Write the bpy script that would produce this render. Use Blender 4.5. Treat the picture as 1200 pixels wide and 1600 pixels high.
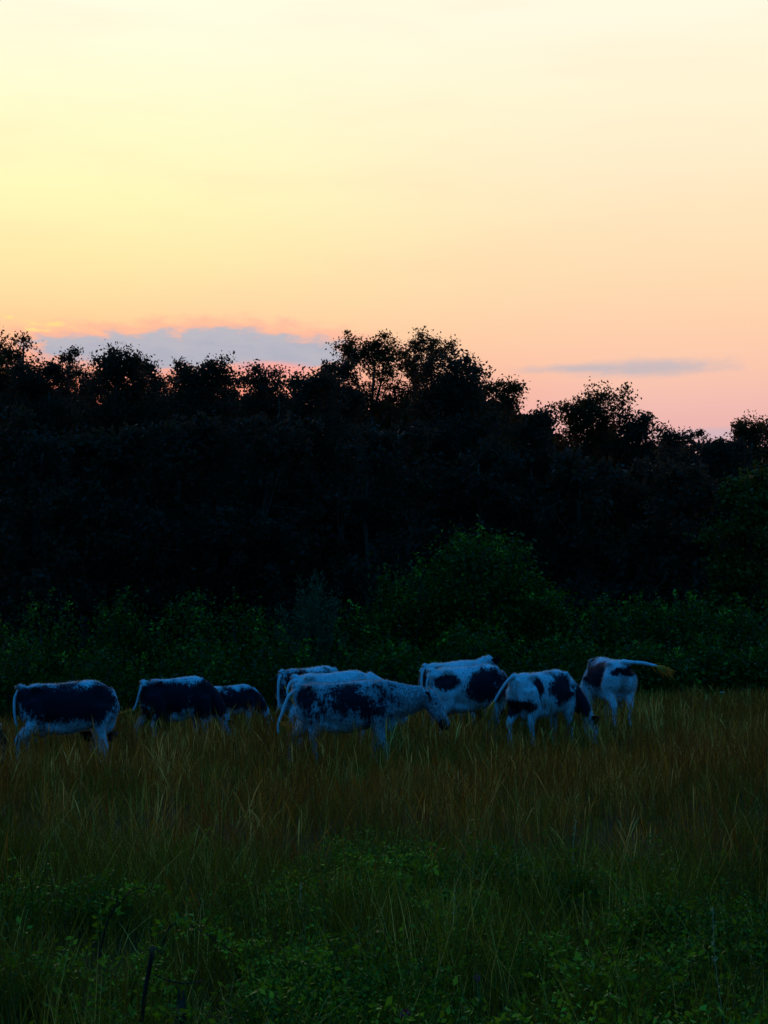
import bpy, bmesh, math, random
import numpy as np
from mathutils import Vector, Matrix

for o in list(bpy.data.objects):
    bpy.data.objects.remove(o)
S = bpy.context.scene
COL = S.collection

# ------------------------------------------------------------------ camera
F = 2600.0            # focal length in photograph pixels (1200 x 1600)
HORIZON = 1030.0
PITCH = math.atan((HORIZON - 800) / F)
EYE = 1.6
cam_data = bpy.data.cameras.new('camera')
cam = bpy.data.objects.new('camera', cam_data)
COL.objects.link(cam)
cam.location = (0, 0, EYE)
cam.rotation_euler = (math.pi / 2 + PITCH, 0, 0)
cam_data.sensor_fit = 'VERTICAL'
cam_data.sensor_height = 24
cam_data.sensor_width = 18
cam_data.lens = 24 * F / 1600
cam_data.clip_start = 0.1
cam_data.clip_end = 3000
S.camera = cam
S.render.resolution_x, S.render.resolution_y = 768, 1024

# ------------------------------------------------------------------ sky
class NT:
    def __init__(s, tree): s.t = tree
    def node(s, kind, **kw):
        n = s.t.nodes.new(kind)
        for k, v in kw.items(): setattr(n, k, v)
        return n
    def put(s, sock, v):
        if isinstance(v, bpy.types.NodeSocket): s.t.links.new(v, sock)
        else: sock.default_value = v
    def m(s, op, a, b=0.0, c=None):
        n = s.node('ShaderNodeMath', operation=op)
        s.put(n.inputs[0], a); s.put(n.inputs[1], b)
        if c is not None: s.put(n.inputs[2], c)
        return n.outputs[0]
    def ss(s, x, a, b, lo=0.0, hi=1.0):
        n = s.node('ShaderNodeMapRange', interpolation_type='SMOOTHSTEP')
        s.put(n.inputs['Value'], x)
        s.put(n.inputs['From Min'], a); s.put(n.inputs['From Max'], b)
        s.put(n.inputs['To Min'], lo); s.put(n.inputs['To Max'], hi)
        return n.outputs[0]
    def mix(s, f, a, b, mode='MIX'):
        n = s.node('ShaderNodeMix', data_type='RGBA', blend_type=mode)
        s.put(n.inputs[0], f)
        for sock, v in ((n.inputs[6], a), (n.inputs[7], b)):
            s.put(sock, v if isinstance(v, bpy.types.NodeSocket) else (*v[:3], 1))
        return n.outputs[2]
    def ramp(s, f, stops):
        n = s.node('ShaderNodeValToRGB')
        e = n.color_ramp.elements
        while len(e) < len(stops): e.new(0.5)
        for i, (p, c) in enumerate(stops):
            e[i].position = p; e[i].color = (*c, 1)
        s.put(n.inputs[0], f)
        return n.outputs[0]
    def noise(s, vec, scale, detail=3, rough=.5, w=None):
        n = s.node('ShaderNodeTexNoise')
        if vec is not None: s.put(n.inputs['Vector'], vec)
        n.inputs['Scale'].default_value = scale
        n.inputs['Detail'].default_value = detail
        n.inputs['Roughness'].default_value = rough
        return n.outputs['Fac']

def lin(r, g, b):
    f = lambda c: c / 12.92 if c <= .04045 else ((c + .055) / 1.055) ** 2.4
    return tuple(f(v / 255) for v in (r, g, b))

world = bpy.data.worlds.new('World')
S.world = world
world.use_nodes = True
wt = world.node_tree
for n in list(wt.nodes): wt.nodes.remove(n)
w = NT(wt)
tc = w.node('ShaderNodeTexCoord')
sep = w.node('ShaderNodeSeparateXYZ'); w.put(sep.inputs[0], tc.outputs['Generated'])
dx, dy, dz = sep.outputs
el = w.m('ARCSINE', dz)                        # elevation, radians
az = w.m('ARCTAN2', dx, dy)                    # azimuth from the view, + to the right
PXA = 1 / F
def A(px): return math.atan((px - 600) / F)
def E(py): return math.atan((HORIZON - py) / F)
e01 = w.m('DIVIDE', el, E(0) * 1.25)           # 0 horizon .. 0.8 top of the photograph
K = 0.8
def stop(py, c): return (E(py) / (E(0) * 1.25), lin(*c))
left = w.ramp(e01, [(0, lin(255, 84, 66)), stop(660, (255, 106, 84)), stop(595, (255, 150, 118)), stop(540, (255, 198, 148)), stop(470, (255, 222, 163)),
                    stop(400, (255, 237, 173)), stop(300, (255, 250, 188)), stop(190, (255, 253, 203)), stop(100, (255, 254, 216)), stop(0, (255, 255, 228))])
right = w.ramp(e01, [(0, lin(228, 152, 156)), stop(700, (232, 174, 174)), stop(640, (242, 188, 178)), stop(580, (252, 199, 174)), stop(520, (255, 208, 173)),
                     stop(440, (255, 219, 178)), stop(360, (255, 228, 187)), stop(240, (255, 238, 203)), stop(120, (255, 246, 214)), stop(0, (255, 250, 226))])
glow = w.mix(w.ss(az, A(60), A(1050)), left, right)
# uneven, streaky veil over the glow
mp = w.node('ShaderNodeCombineXYZ')
w.put(mp.inputs[0], w.m('MULTIPLY', az, 6)); w.put(mp.inputs[1], w.m('MULTIPLY', el, 30))
veil = w.noise(mp.outputs[0], 1.1, 4, .5)
glow = w.mix(w.ss(veil, .42, .8, 0, .15), glow, lin(255, 205, 170))
# clouds low over the wood
mc = w.node('ShaderNodeCombineXYZ')
w.put(mc.inputs[0], w.m('MULTIPLY', az, 34)); w.put(mc.inputs[1], w.m('MULTIPLY', el, 85))
n1 = w.noise(mc.outputs[0], 1.6, 6, .6)
n1c = w.m('SUBTRACT', n1, .5)
def blob(px, py, rx, ry, warp=1.0):
    a = w.m('DIVIDE', w.m('SUBTRACT', az, A(px)), rx * PXA)
    e = w.m('DIVIDE', w.m('SUBTRACT', el, E(py)), ry * PXA)
    d = w.m('SQRT', w.m('ADD', w.m('MULTIPLY', a, a), w.m('MULTIPLY', e, e)))
    return w.m('ADD', w.m('SUBTRACT', 1, d), w.m('MULTIPLY', n1c, warp))
c1 = w.m('MAXIMUM', w.m('MAXIMUM', blob(235, 550, 200, 30, 1.9), blob(350, 535, 125, 27, 1.9)), blob(460, 547, 110, 25, 1.7))
c1 = w.m('MAXIMUM', c1, blob(110, 552, 70, 13, 1.5))
halo = w.ss(c1, -.9, .05, 0, .62)
glow = w.mix(halo, glow, lin(255, 176, 158))
inner = w.mix(w.ss(w.m('ADD', n1, w.m('MULTIPLY', w.m('SUBTRACT', el, E(548)), 14.)), .3, .75), lin(170, 179, 196), lin(182, 186, 198))
glow = w.mix(w.ss(c1, -.15, .38, 0, .92), glow, inner)
under = blob(420, 576, 75, 17, .7)
glow = w.mix(w.ss(under, -.1, .6, 0, .75), glow, lin(255, 170, 166))
c2 = w.m('MAXIMUM', blob(1015, 577, 122, 14, 1.5), blob(940, 576, 110, 8, 1.5))
glow = w.mix(w.ss(c2, -.5, .85, 0, .64), glow, inner)
c3 = blob(1120, 684, 110, 12, .8)
glow = w.mix(w.ss(c3, -.3, .7, 0, .5), glow, lin(190, 184, 200))
mw = w.node('ShaderNodeCombineXYZ')
w.put(mw.inputs[0], w.m('MULTIPLY', az, 120)); w.put(mw.inputs[1], w.m('MULTIPLY', el, 330))
n4 = w.m('SUBTRACT', w.noise(mw.outputs[0], 1.0, 4, .6), .5)
def wisp(px, py, rx, ry): return w.m('ADD', blob(px, py, rx, ry, 1.2), w.m('MULTIPLY', n4, 3.2))
c4 = w.m('MAXIMUM', w.m('MAXIMUM', wisp(68, 512, 42, 11), wisp(6, 503, 14, 5)), wisp(45, 522, 30, 5))
glow = w.mix(w.ss(c4, .1, 1.0, 0, .7), glow, lin(255, 228, 140))
# the dusk dome everywhere else
t = w.m('MULTIPLY', w.m('ADD', dz, .0), 1)
dome = w.ramp(t, [(0, (.040, .140, .270)), (.2, (.026, .190, .430)), (.55, (.016, .300, .800)), (1, (.012, .325, .920))])
fade = w.m('MULTIPLY', w.ss(el, E(0) * 1.02, E(0) * 1.75, 1, 0), w.ss(w.m('ABSOLUTE', w.m('ADD', az, .06)), .32, 1.0, 1, 0))
sky = w.mix(fade, dome, glow)
bg = w.node('ShaderNodeBackground'); w.put(bg.inputs[0], sky)
bg.inputs[1].default_value = 1.0
out = w.node('ShaderNodeOutputWorld')
wt.links.new(bg.outputs[0], out.inputs[0])
world.cycles.sampling_method = 'MANUAL'
world.cycles.sample_map_resolution = 1024

# the sun has just gone down behind the wood: only its last warm light reaches over the trees
sun_data = bpy.data.lights.new('sun', 'SUN')
sun = bpy.data.objects.new('sun', sun_data)
COL.objects.link(sun)
sun_data.energy = 0.16
sun_data.angle = math.radians(12)
sun_data.color = (1.0, .60, .36)
sun_dir = Vector((math.sin(-.30) * math.cos(.40), math.cos(-.30) * math.cos(.40), math.sin(.40)))
sun.rotation_euler = sun_dir.to_track_quat('Z', 'Y').to_euler()

S.view_settings.view_transform = 'Standard'
S.view_settings.look = 'None'
S.view_settings.exposure = 0
S.view_settings.gamma = 1
S.cycles.max_bounces = 5
S.cycles.diffuse_bounces = 3
S.cycles.transmission_bounces = 3
S.cycles.use_denoising = True

# ------------------------------------------------------------------ helpers
rng = np.random.default_rng(7)

def ray(px, py):
    u, v = (px - 600) / F, (800 - py) / F
    c, s = math.cos(PITCH), math.sin(PITCH)
    return u, c - v * s, s + v * c
def at(px, py, D):
    u, y, z = ray(px, py)
    k = D / y
    return Vector((u * k, D, EYE + z * k))

def sstep(x, a, b):
    t = np.clip((np.asarray(x, float) - a) / (b - a), 0, 1)
    return t * t * (3 - 2 * t)
def ground_z(x, y):
    x = np.asarray(x, float); y = np.asarray(y, float)
    a = -0.05 + 0.67 * sstep(x, -7, 5)
    bump = .035 * np.sin(x * .9 + 1.3) * np.sin(y * .55) + .02 * np.sin(x * 2.3 + y * 1.1)
    return a * sstep(y, 24, 38) + bump * sstep(y, 2, 6) + sstep(y, 60, 200) * 1.5

def tag(o, label=None, cat=None, group=None, kind=None):
    if label: o['label'] = label
    if cat: o['category'] = cat
    if group: o['group'] = group
    if kind: o['kind'] = kind
    return o
def link(name, me, mat=None, parent=None):
    o = bpy.data.objects.new(name, me)
    COL.objects.link(o)
    if mat is not None:
        me.materials.clear(); me.materials.append(mat)
    if parent is not None: o.parent = parent
    return o
def empty(name, loc, rz=0, scale=1):
    o = bpy.data.objects.new(name, None)
    o.empty_display_size = .3
    COL.objects.link(o)
    o.location = loc; o.rotation_euler = (0, 0, rz); o.scale = (scale,) * 3
    return o

def np_mesh(name, verts, faces, attrs=None, smooth=False):
    """verts (n,3); faces: list of int arrays (m,k)"""
    me = bpy.data.meshes.new(name)
    verts = np.ascontiguousarray(verts, np.float32)
    me.vertices.add(len(verts)); me.vertices.foreach_set('co', verts.ravel())
    faces = [np.ascontiguousarray(f, np.int32) for f in faces if len(f)]
    loops = np.concatenate([f.ravel() for f in faces])
    tot = np.concatenate([np.full(len(f), f.shape[1], np.int32) for f in faces])
    start = np.concatenate([[0], np.cumsum(tot)[:-1]]).astype(np.int32)
    me.loops.add(len(loops)); me.loops.foreach_set('vertex_index', loops)
    me.polygons.add(len(tot)); me.polygons.foreach_set('loop_start', start)
    me.polygons.foreach_set('loop_total', tot)
    if smooth: me.polygons.foreach_set('use_smooth', np.ones(len(tot), bool))
    for k, v in (attrs or {}).items():
        a = me.attributes.new(k, 'FLOAT', 'POINT')
        a.data.foreach_set('value', np.ascontiguousarray(v, np.float32))
    me.update(); me.validate()
    return me

class Buf:
    """collects vertices, faces and one float attribute into one mesh"""
    def __init__(s): s.v = []; s.f = {3: [], 4: []}; s.a = []; s.n = 0
    def add(s, v, faces, a=0.0):
        v = np.asarray(v, float).reshape(-1, 3)
        for f in faces:
            f = np.asarray(f, int)
            if len(f): s.f[f.shape[1]].append(f + s.n)
        s.v.append(v)
        s.a.append(np.broadcast_to(np.asarray(a, float), (len(v),)))
        s.n += len(v)
    def tube(s, pts, rad, k=6, a=0.0, flat=1.0):
        pts = np.asarray(pts, float); rad = np.broadcast_to(np.asarray(rad, float), (len(pts),))
        t = np.gradient(pts, axis=0); t /= np.linalg.norm(t, axis=1)[:, None] + 1e-9
        ref = np.array([0., 1., 0.]) if abs(t[0][1]) < .8 else np.array([1., 0., 0.])
        e1 = np.cross(t, ref); e1 /= np.linalg.norm(e1, axis=1)[:, None] + 1e-9
        e2 = np.cross(t, e1)
        ang = np.linspace(0, 2 * np.pi, k, endpoint=False)
        v = pts[:, None] + rad[:, None, None] * (np.cos(ang)[None, :, None] * e1[:, None] + flat * np.sin(ang)[None, :, None] * e2[:, None])
        n = len(pts)
        i = np.arange(n - 1)[:, None] * k; j = np.arange(k)[None, :]; j2 = (j + 1) % k
        q = np.stack([i + j, i + j2, i + k + j2, i + k + j], -1).reshape(-1, 4)
        vv = np.concatenate([v.reshape(-1, 3), pts[:1], pts[-1:]])
        c0 = np.stack([np.full(k, n * k), (np.arange(k) + 1) % k, np.arange(k)], -1)
        c1 = np.stack([np.full(k, n * k + 1), (n - 1) * k + np.arange(k), (n - 1) * k + (np.arange(k) + 1) % k], -1)
        s.add(vv, [q, c0, c1], a)
    def ellipsoid(s, c, r, seg=12, rings=8, a=0.0, rot=None):
        th = np.linspace(0, np.pi, rings + 1)[1:-1]; ph = np.linspace(0, 2 * np.pi, seg, endpoint=False)
        p = np.stack([np.sin(th)[:, None] * np.cos(ph), np.sin(th)[:, None] * np.sin(ph), np.cos(th)[:, None] * np.ones(seg)], -1).reshape(-1, 3)
        p = np.concatenate([p, [[0, 0, 1], [0, 0, -1]]]) * np.asarray(r)
        if rot is not None: p = p @ np.asarray(rot).T
        p = p + np.asarray(c)
        k = rings - 1
        i = np.arange(k - 1)[:, None] * seg; j = np.arange(seg)[None, :]; j2 = (j + 1) % seg
        q = np.stack([i + j, i + seg + j, i + seg + j2, i + j2], -1).reshape(-1, 4)
        t0 = np.stack([np.full(seg, k * seg), np.arange(seg), (np.arange(seg) + 1) % seg], -1)
        t1 = np.stack([np.full(seg, k * seg + 1), (k - 1) * seg + (np.arange(seg) + 1) % seg, (k - 1) * seg + np.arange(seg)], -1)
        s.add(p, [q, t0, t1], a)
    def loft(s, sec, k=24):
        """sec rows: x, z centre, half height up, half height down, half width"""
        ang = np.linspace(0, 2 * np.pi, k, endpoint=False)
        V = []
        for x, z, hu, hd, hw in sec:
            cy, cz = np.cos(ang), np.sin(ang)
            yy = np.sign(cy) * np.abs(cy) ** np.where(cz > 0, 1.0, .85) * hw
            zz = np.where(cz > 0, np.abs(cz) ** 1.0 * hu, -np.abs(cz) ** .9 * hd)
            V.append(np.stack([np.full(k, x), yy, z + zz], -1))
        V = np.array(V); n = len(sec)
        i = np.arange(n - 1)[:, None] * k; j = np.arange(k)[None, :]; j2 = (j + 1) % k
        q = np.stack([i + j, i + j2, i + k + j2, i + k + j], -1).reshape(-1, 4)
        vv = np.concatenate([V.reshape(-1, 3), V[0].mean(0)[None], V[-1].mean(0)[None]])
        c0 = np.stack([np.full(k, n * k), (np.arange(k) + 1) % k, np.arange(k)], -1)
        c1 = np.stack([np.full(k, n * k + 1), (n - 1) * k + np.arange(k), (n - 1) * k + (np.arange(k) + 1) % k], -1)
        s.add(vv, [q, c0, c1])
    def leaves(s, p, size, dirs=None, aspect=.55, a=None, up=0.0):
        """diamond leaves, one at each p"""
        n = len(p)
        if n == 0: return
        d = rng.normal(size=(n, 3)) if dirs is None else dirs + rng.normal(size=(n, 3)) * .45
        d[:, 2] -= up
        d /= np.linalg.norm(d, axis=1)[:, None] + 1e-9
        r = rng.normal(size=(n, 3)); r -= (r * d).sum(1)[:, None] * d
        r /= np.linalg.norm(r, axis=1)[:, None] + 1e-9
        sz = (np.broadcast_to(size, (n,)) * rng.uniform(.6, 1.3, n))[:, None]
        nrm = np.cross(d, r)
        b = p; t = p + d * sz
        m = p + d * sz * .45 + nrm * sz * .08
        v = np.stack([b, m + r * sz * aspect / 2, t, m - r * sz * aspect / 2], 1)
        f = np.arange(n)[:, None] * 4 + np.arange(4)[None]
        aa = rng.uniform(0, 1, n) if a is None else a
        s.add(v.reshape(-1, 3), [f], np.repeat(aa, 4))
    def mesh(s, name, attr='tint', smooth=False):
        f = [np.concatenate(s.f[k]) for k in (3, 4) if s.f[k]]
        return np_mesh(name, np.concatenate(s.v), f, {attr: np.concatenate(s.a)}, smooth)

# ------------------------------------------------------------------ materials
def new_mat(name):
    m = bpy.data.materials.new(name); m.use_nodes = True
    t = m.node_tree
    for n in list(t.nodes): t.nodes.remove(n)
    k = NT(t)
    o = k.node('ShaderNodeOutputMaterial')
    return m, k, o
def attr(k, name):
    n = k.node('ShaderNodeAttribute'); n.attribute_name = name
    return n.outputs['Fac']
def leaf_mat(name, stops, trans, tw=.35, rough=.5, spec=.09, patchy=None):
    m, k, o = new_mat(name)
    f = attr(k, 'tint')
    if patchy:
        tcn = k.node('ShaderNodeTexCoord')
        n = k.noise(tcn.outputs['Object'], patchy, 2)
        f = k.m('ADD', f, k.m('MULTIPLY', k.m('SUBTRACT', k.ss(n, .3, .7), .5), .3))
    c = k.ramp(f, stops)
    p = k.node('ShaderNodeBsdfPrincipled')
    k.put(p.inputs['Base Color'], c); p.inputs['Roughness'].default_value = rough
    p.inputs['Specular IOR Level'].default_value = spec
    tr = k.node('ShaderNodeBsdfTranslucent'); k.put(tr.inputs[0], k.mix(.5, c, trans))
    mx = k.node('ShaderNodeMixShader'); mx.inputs[0].default_value = tw
    k.t.links.new(p.outputs[0], mx.inputs[1]); k.t.links.new(tr.outputs[0], mx.inputs[2])
    k.t.links.new(mx.outputs[0], o.inputs[0])
    return m
def plain_mat(name, c1, c2, scale=8, rough=.8, bump=.3, stretch=(1, 1, 1), sheen=0, spec=.04):
    m, k, o = new_mat(name)
    tcn = k.node('ShaderNodeTexCoord')
    mpn = k.node('ShaderNodeMapping'); k.put(mpn.inputs[0], tcn.outputs['Object']); mpn.inputs['Scale'].default_value = stretch
    n = k.noise(mpn.outputs[0], scale, 5, .6)
    p = k.node('ShaderNodeBsdfPrincipled')
    k.put(p.inputs['Base Color'], k.mix(k.ss(n, .3, .7), c1, c2))
    p.inputs['Roughness'].default_value = rough
    p.inputs['Specular IOR Level'].default_value = spec
    p.inputs['Sheen Weight'].default_value = sheen
    b = k.node('ShaderNodeBump'); b.inputs['Strength'].default_value = bump; b.inputs['Distance'].default_value = .02
    k.put(b.inputs['Height'], n); k.t.links.new(b.outputs[0], p.inputs['Normal'])
    k.t.links.new(p.outputs[0], o.inputs[0])
    return m

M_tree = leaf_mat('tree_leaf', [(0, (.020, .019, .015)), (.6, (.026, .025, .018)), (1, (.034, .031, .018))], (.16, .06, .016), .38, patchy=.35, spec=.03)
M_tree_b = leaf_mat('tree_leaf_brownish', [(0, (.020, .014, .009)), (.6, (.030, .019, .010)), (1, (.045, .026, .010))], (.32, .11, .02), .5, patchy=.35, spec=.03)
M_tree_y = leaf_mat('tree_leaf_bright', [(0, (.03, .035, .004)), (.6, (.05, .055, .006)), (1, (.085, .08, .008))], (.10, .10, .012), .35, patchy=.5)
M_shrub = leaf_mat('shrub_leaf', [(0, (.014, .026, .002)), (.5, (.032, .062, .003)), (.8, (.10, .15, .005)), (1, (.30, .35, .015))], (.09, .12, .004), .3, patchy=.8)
M_willow = leaf_mat('willow_leaf', [(0, (.03, .045, .018)), (.6, (.055, .08, .032)), (1, (.08, .115, .05))], (.05, .08, .03), .3)
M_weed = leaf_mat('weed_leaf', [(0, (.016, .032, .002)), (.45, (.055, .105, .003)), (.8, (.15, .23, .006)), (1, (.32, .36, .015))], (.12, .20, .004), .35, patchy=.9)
M_green = leaf_mat('green_grass_blade', [(0, (.012, .018, .001)), (.35, (.05, .055, .003)), (.75, (.19, .155, .006)), (1, (.56, .38, .07))], (.14, .13, .004), .33, patchy=.6)
M_dry = leaf_mat('dry_grass_blade', [(0, (.03, .012, .001)), (.3, (.13, .050, .004)), (.6, (.27, .100, .008)), (.85, (.44, .185, .02)), (1, (.74, .38, .08))], (.34, .13, .012), .3, patchy=.5)
M_bark = plain_mat('bark', (.03, .024, .018), (.07, .055, .04), 5, .9, .6, (4, 4, 1))
M_ground = plain_mat('field_soil', (.012, .010, .003), (.03, .018, .004), 1.5, .95, .6)
M_hoof = plain_mat('hoof_horn', (.02, .018, .015), (.05, .04, .03), 20, .5, .1)
M_switch = leaf_mat('tail_hair', [(0, (.70, .26, .03)), (.6, (.90, .42, .06)), (1, (.95, .60, .15))], (1.0, .50, .08), .6)
M_udder = plain_mat('udder_skin', (.26, .22, .22), (.20, .15, .15), 14, .6, .1)
M_post = plain_mat('weathered_wood', (.012, .009, .007), (.035, .025, .018), 10, .9, .8, (6, 6, .6))
M_stump = plain_mat('rotten_wood', (.03, .014, .008), (.07, .035, .02), 10, .95, .8, (5, 5, .6))
M_rust = plain_mat('rusty_cap', (.10, .035, .015), (.16, .06, .025), 30, .9, .4)
M_wire = plain_mat('rusty_wire', (.02, .014, .01), (.04, .025, .02), 30, .7, .2)
M_petal = plain_mat('pink_petal', (.40, .03, .06), (.5, .06, .10), 30, .6, .1)
M_white = plain_mat('white_petal', (.6, .6, .58), (.75, .75, .72), 30, .7, .1)
M_stem = plain_mat('green_stem', (.04, .09, .02), (.09, .15, .04), 20, .7, .1)
M_cane = plain_mat('bramble_cane', (.018, .010, .008), (.04, .02, .014), 20, .7, .2)

def eye_mat():
    m, k, o = new_mat('eye_gloss')
    p = k.node('ShaderNodeBsdfPrincipled')
    p.inputs['Base Color'].default_value = (.008, .006, .005, 1); p.inputs['Roughness'].default_value = .08
    k.t.links.new(p.outputs[0], o.inputs[0]); return m
M_eye = eye_mat()

def coat_mat(name, white, black, sheen=.25, hair=False):
    """patch > 0: black coat; its border breaks up into roan speckles"""
    m, k, o = new_mat(name)
    tcn = k.node('ShaderNodeTexCoord'); inf = k.node('ShaderNodeObjectInfo')
    add = k.node('ShaderNodeVectorMath', operation='ADD')
    k.put(add.inputs[0], tcn.outputs['Object'])
    rc = k.node('ShaderNodeCombineXYZ')
    k.put(rc.inputs[0], k.m('MULTIPLY', inf.outputs['Random'], 37.)); k.put(rc.inputs[1], k.m('MULTIPLY', inf.outputs['Random'], 91.))
    k.put(add.inputs[1], rc.outputs[0])
    v = add.outputs[0]
    mpn = k.node('ShaderNodeMapping'); k.put(mpn.inputs[0], v); mpn.inputs['Scale'].default_value = (1.3, 1.3, .55)
    n1 = k.noise(v, 5.5, 3, .55); n2 = k.noise(mpn.outputs[0], 24, 3, .65); n3 = k.noise(mpn.outputs[0], 48, 3, .65)
    s = attr(k, 'patch')
    n0 = k.noise(v, 2.3, 2, .5)
    s = k.m('ADD', s, k.m('MULTIPLY', k.m('SUBTRACT', n0, .5), 1.4))
    s = k.m('ADD', s, k.m('MULTIPLY', k.m('SUBTRACT', n1, .5), .9))
    s = k.m('ADD', s, k.m('MULTIPLY', k.m('SUBTRACT', n2, .5), 1.35))
    dark = k.ss(s, -.20, .18)
    roan = attr(k, 'roan')
    sp = k.m('ADD', k.m('MULTIPLY', n3, .55), k.m('MULTIPLY', n2, .45))
    rf = k.ss(k.m('SUBTRACT', roan, sp), -.10, .10)
    dark = k.m('MAXIMUM', dark, k.m('MULTIPLY', rf, .72))
    c = k.mix(k.ss(n1, .3, .7), white, tuple(x * .82 for x in white))
    c = k.mix(dark, c, black)
    p = k.node('ShaderNodeBsdfPrincipled')
    k.put(p.inputs['Base Color'], c); p.inputs['Roughness'].default_value = .6
    p.inputs['Specular IOR Level'].default_value = .02
    p.inputs['Sheen Weight'].default_value = sheen; p.inputs['Sheen Roughness'].default_value = .4
    if hair:
        tr = k.node('ShaderNodeBsdfTranslucent'); k.put(tr.inputs[0], k.mix(dark, (.85, .66, .48), (.012, .008, .007)))
        mx = k.node('ShaderNodeMixShader'); mx.inputs[0].default_value = .5
        k.t.links.new(p.outputs[0], mx.inputs[1]); k.t.links.new(tr.outputs[0], mx.inputs[2])
        k.t.links.new(mx.outputs[0], o.inputs[0])
    else:
        b = k.node('ShaderNodeBump'); b.inputs['Strength'].default_value = .35; b.inputs['Distance'].default_value = .015
        k.put(b.inputs['Height'], n2); k.t.links.new(b.outputs[0], p.inputs['Normal'])
        k.t.links.new(p.outputs[0], o.inputs[0])
    return m
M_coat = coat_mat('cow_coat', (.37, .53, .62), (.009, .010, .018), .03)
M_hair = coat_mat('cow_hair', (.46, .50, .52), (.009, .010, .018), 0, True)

# ------------------------------------------------------------------ ground
gx = np.concatenate([[-600, -300, -150, -90, -60], np.arange(-45, 45.1, .75), [60, 90, 150, 300, 600]])
gy = np.concatenate([[-300, -100, -40, -15, -5], np.arange(0, 75.1, .75), [85, 100, 130, 180, 260, 400, 700, 1200]])
X, Y = np.meshgrid(gx, gy, indexing='ij')
Z = ground_z(X, Y)
nx, ny = X.shape
i = np.arange(nx - 1)[:, None] * ny; j = np.arange(ny - 1)[None]
q = np.stack([i + j, i + ny + j, i + ny + j + 1, i + j + 1], -1).reshape(-1, 4)
g = link('ground', np_mesh('ground', np.stack([X, Y, Z], -1).reshape(-1, 3), [q], smooth=True), M_ground)
tag(g, kind='structure')

# ------------------------------------------------------------------ trees
def tree(px, top, hw, D, airy, label, mat=M_tree, low=.22, leaf=.12, clumps=240, per=70, spread=.46, name='deciduous_tree', seed=0, lobes=11, wide=1.9):
    global rng
    rng = np.random.default_rng(seed * 101 + int(px) + 5)
    tp = at(px, top, D)
    gz = float(ground_z(tp.x, D))
    H = tp.z - gz; R = hw / F * D
    root = empty(name, (tp.x, D, gz))
    tag(root, label, 'tree', 'trees along the edge of the wood')
    # trunk
    hts = np.linspace(0, .9 * H, 9)
    wob = np.cumsum(rng.normal(size=(9, 2)) * .10, 0); wob[0] = 0
    axis = np.column_stack([wob, hts])
    r0 = .015 * H
    tb = Buf(); lb = Buf(); cb = Buf()
    tb.tube(axis, np.interp(hts / H, [0, .05, 1], [r0 * 1.5, r0, .02]), 8)
    # lobes of the crown: narrow at the top, spreading below
    L = []
    for q_ in range(lobes):
        f = (q_ + .6) / lobes
        dep = R * (.35 + 4.2 * f ** 1.25)
        wid = R * min(wide, .62 + .52 * dep / R)
        rr = wid * rng.uniform(.40, .62)
        ang = 2.4 * q_ + rng.uniform(-.6, .6)
        off = max(0, wid - rr) * rng.uniform(.6, 1.15)
        L.append((np.array([math.cos(ang) * off, math.sin(ang) * off, max(H - dep - rr * .4, low * H)]), np.array([rr, rr, rr * rng.uniform(.8, 1.15)])))
    for k_ in range(4):
        rr = R * rng.uniform(.26, .48)
        L.append((np.array([(k_ - 1.5) * .42 * R + rng.normal() * .08 * R, rng.uniform(-.5, .5) * R, H - rr * rng.uniform(.9, 1.2) - rng.uniform(0, .55) * R]), np.array([rr, rr, rr])))
    pw = np.array([l_[1][0] ** 1.7 for l_ in L]); pw /= pw.sum()
    cl = []
    for _ in range(clumps):
        c, rr = L[rng.choice(len(L), p=pw)]
        d = rng.normal(size=3); d /= np.linalg.norm(d)
        cl.append(c + d * rr * (rng.uniform(.25 if not airy else .1, 1.03) ** .5))
    cl = np.array(cl)
    cl[:, 2] = np.clip(cl[:, 2], .06 * H, H * 1.1)
    topz = np.sort(cl[:, 2])[-3] + spread * .6
    cl[:, 2] *= 1 - (1 - H / topz) * (cl[:, 2] / topz) ** 2
    # limbs to some of the clumps, twigs to the others
    nl = 13
    far = cl[rng.choice(len(cl), nl, replace=False)]
    limbs = []
    for e in far:
        b = np.interp(max(.12 * H, e[2] - rng.uniform(.12, .3) * H), hts, np.arange(9))
        s = np.array([np.interp(b, np.arange(9), axis[:, k_]) for k_ in range(3)])
        mid = (s + e) / 2 + np.array([0, 0, -.05 * H]) * rng.uniform(0, 1) + rng.normal(size=3) * .15
        tt = np.linspace(0, 1, 6)[:, None]
        p = (1 - tt) ** 2 * s + 2 * tt * (1 - tt) * mid + tt ** 2 * e
        lb.tube(p, np.linspace(r0 * .42, .012, 6), 5)
        limbs.append(p[1:])
    LP = np.concatenate(limbs + [axis[3:]])
    for c in cl:
        k_ = np.argmin(((LP - c) ** 2).sum(1) + 4 * np.maximum(0, LP[:, 2] - c[2]))
        s = LP[k_]; m_ = (s + c) / 2 + rng.normal(size=3) * .12
        lb.tube([s, m_, c], [.022, .014, .006], 3)
    sig = spread
    n = clumps * per
    w_ = rng.uniform(.3, 1.7, clumps); w_ /= w_.sum()
    idx = rng.choice(clumps, n, p=w_)
    dr = rng.normal(size=(n, 3)); dr /= np.linalg.norm(dr, axis=1)[:, None]
    p = cl[idx] + dr * (rng.uniform(0, 1, n) ** .8 * sig * 1.25)[:, None] * np.array([1, 1, .8]) * rng.uniform(.45, 1.15, clumps)[idx][:, None]
    p = p[p[:, 2] > .05 * H]
    cb.leaves(p, leaf, aspect=.62)
    t_ = link('trunk', tb.mesh('trunk', smooth=True), M_bark, root)
    link('limbs', lb.mesh('limbs'), M_bark, t_)
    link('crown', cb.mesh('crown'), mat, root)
    return root

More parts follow.
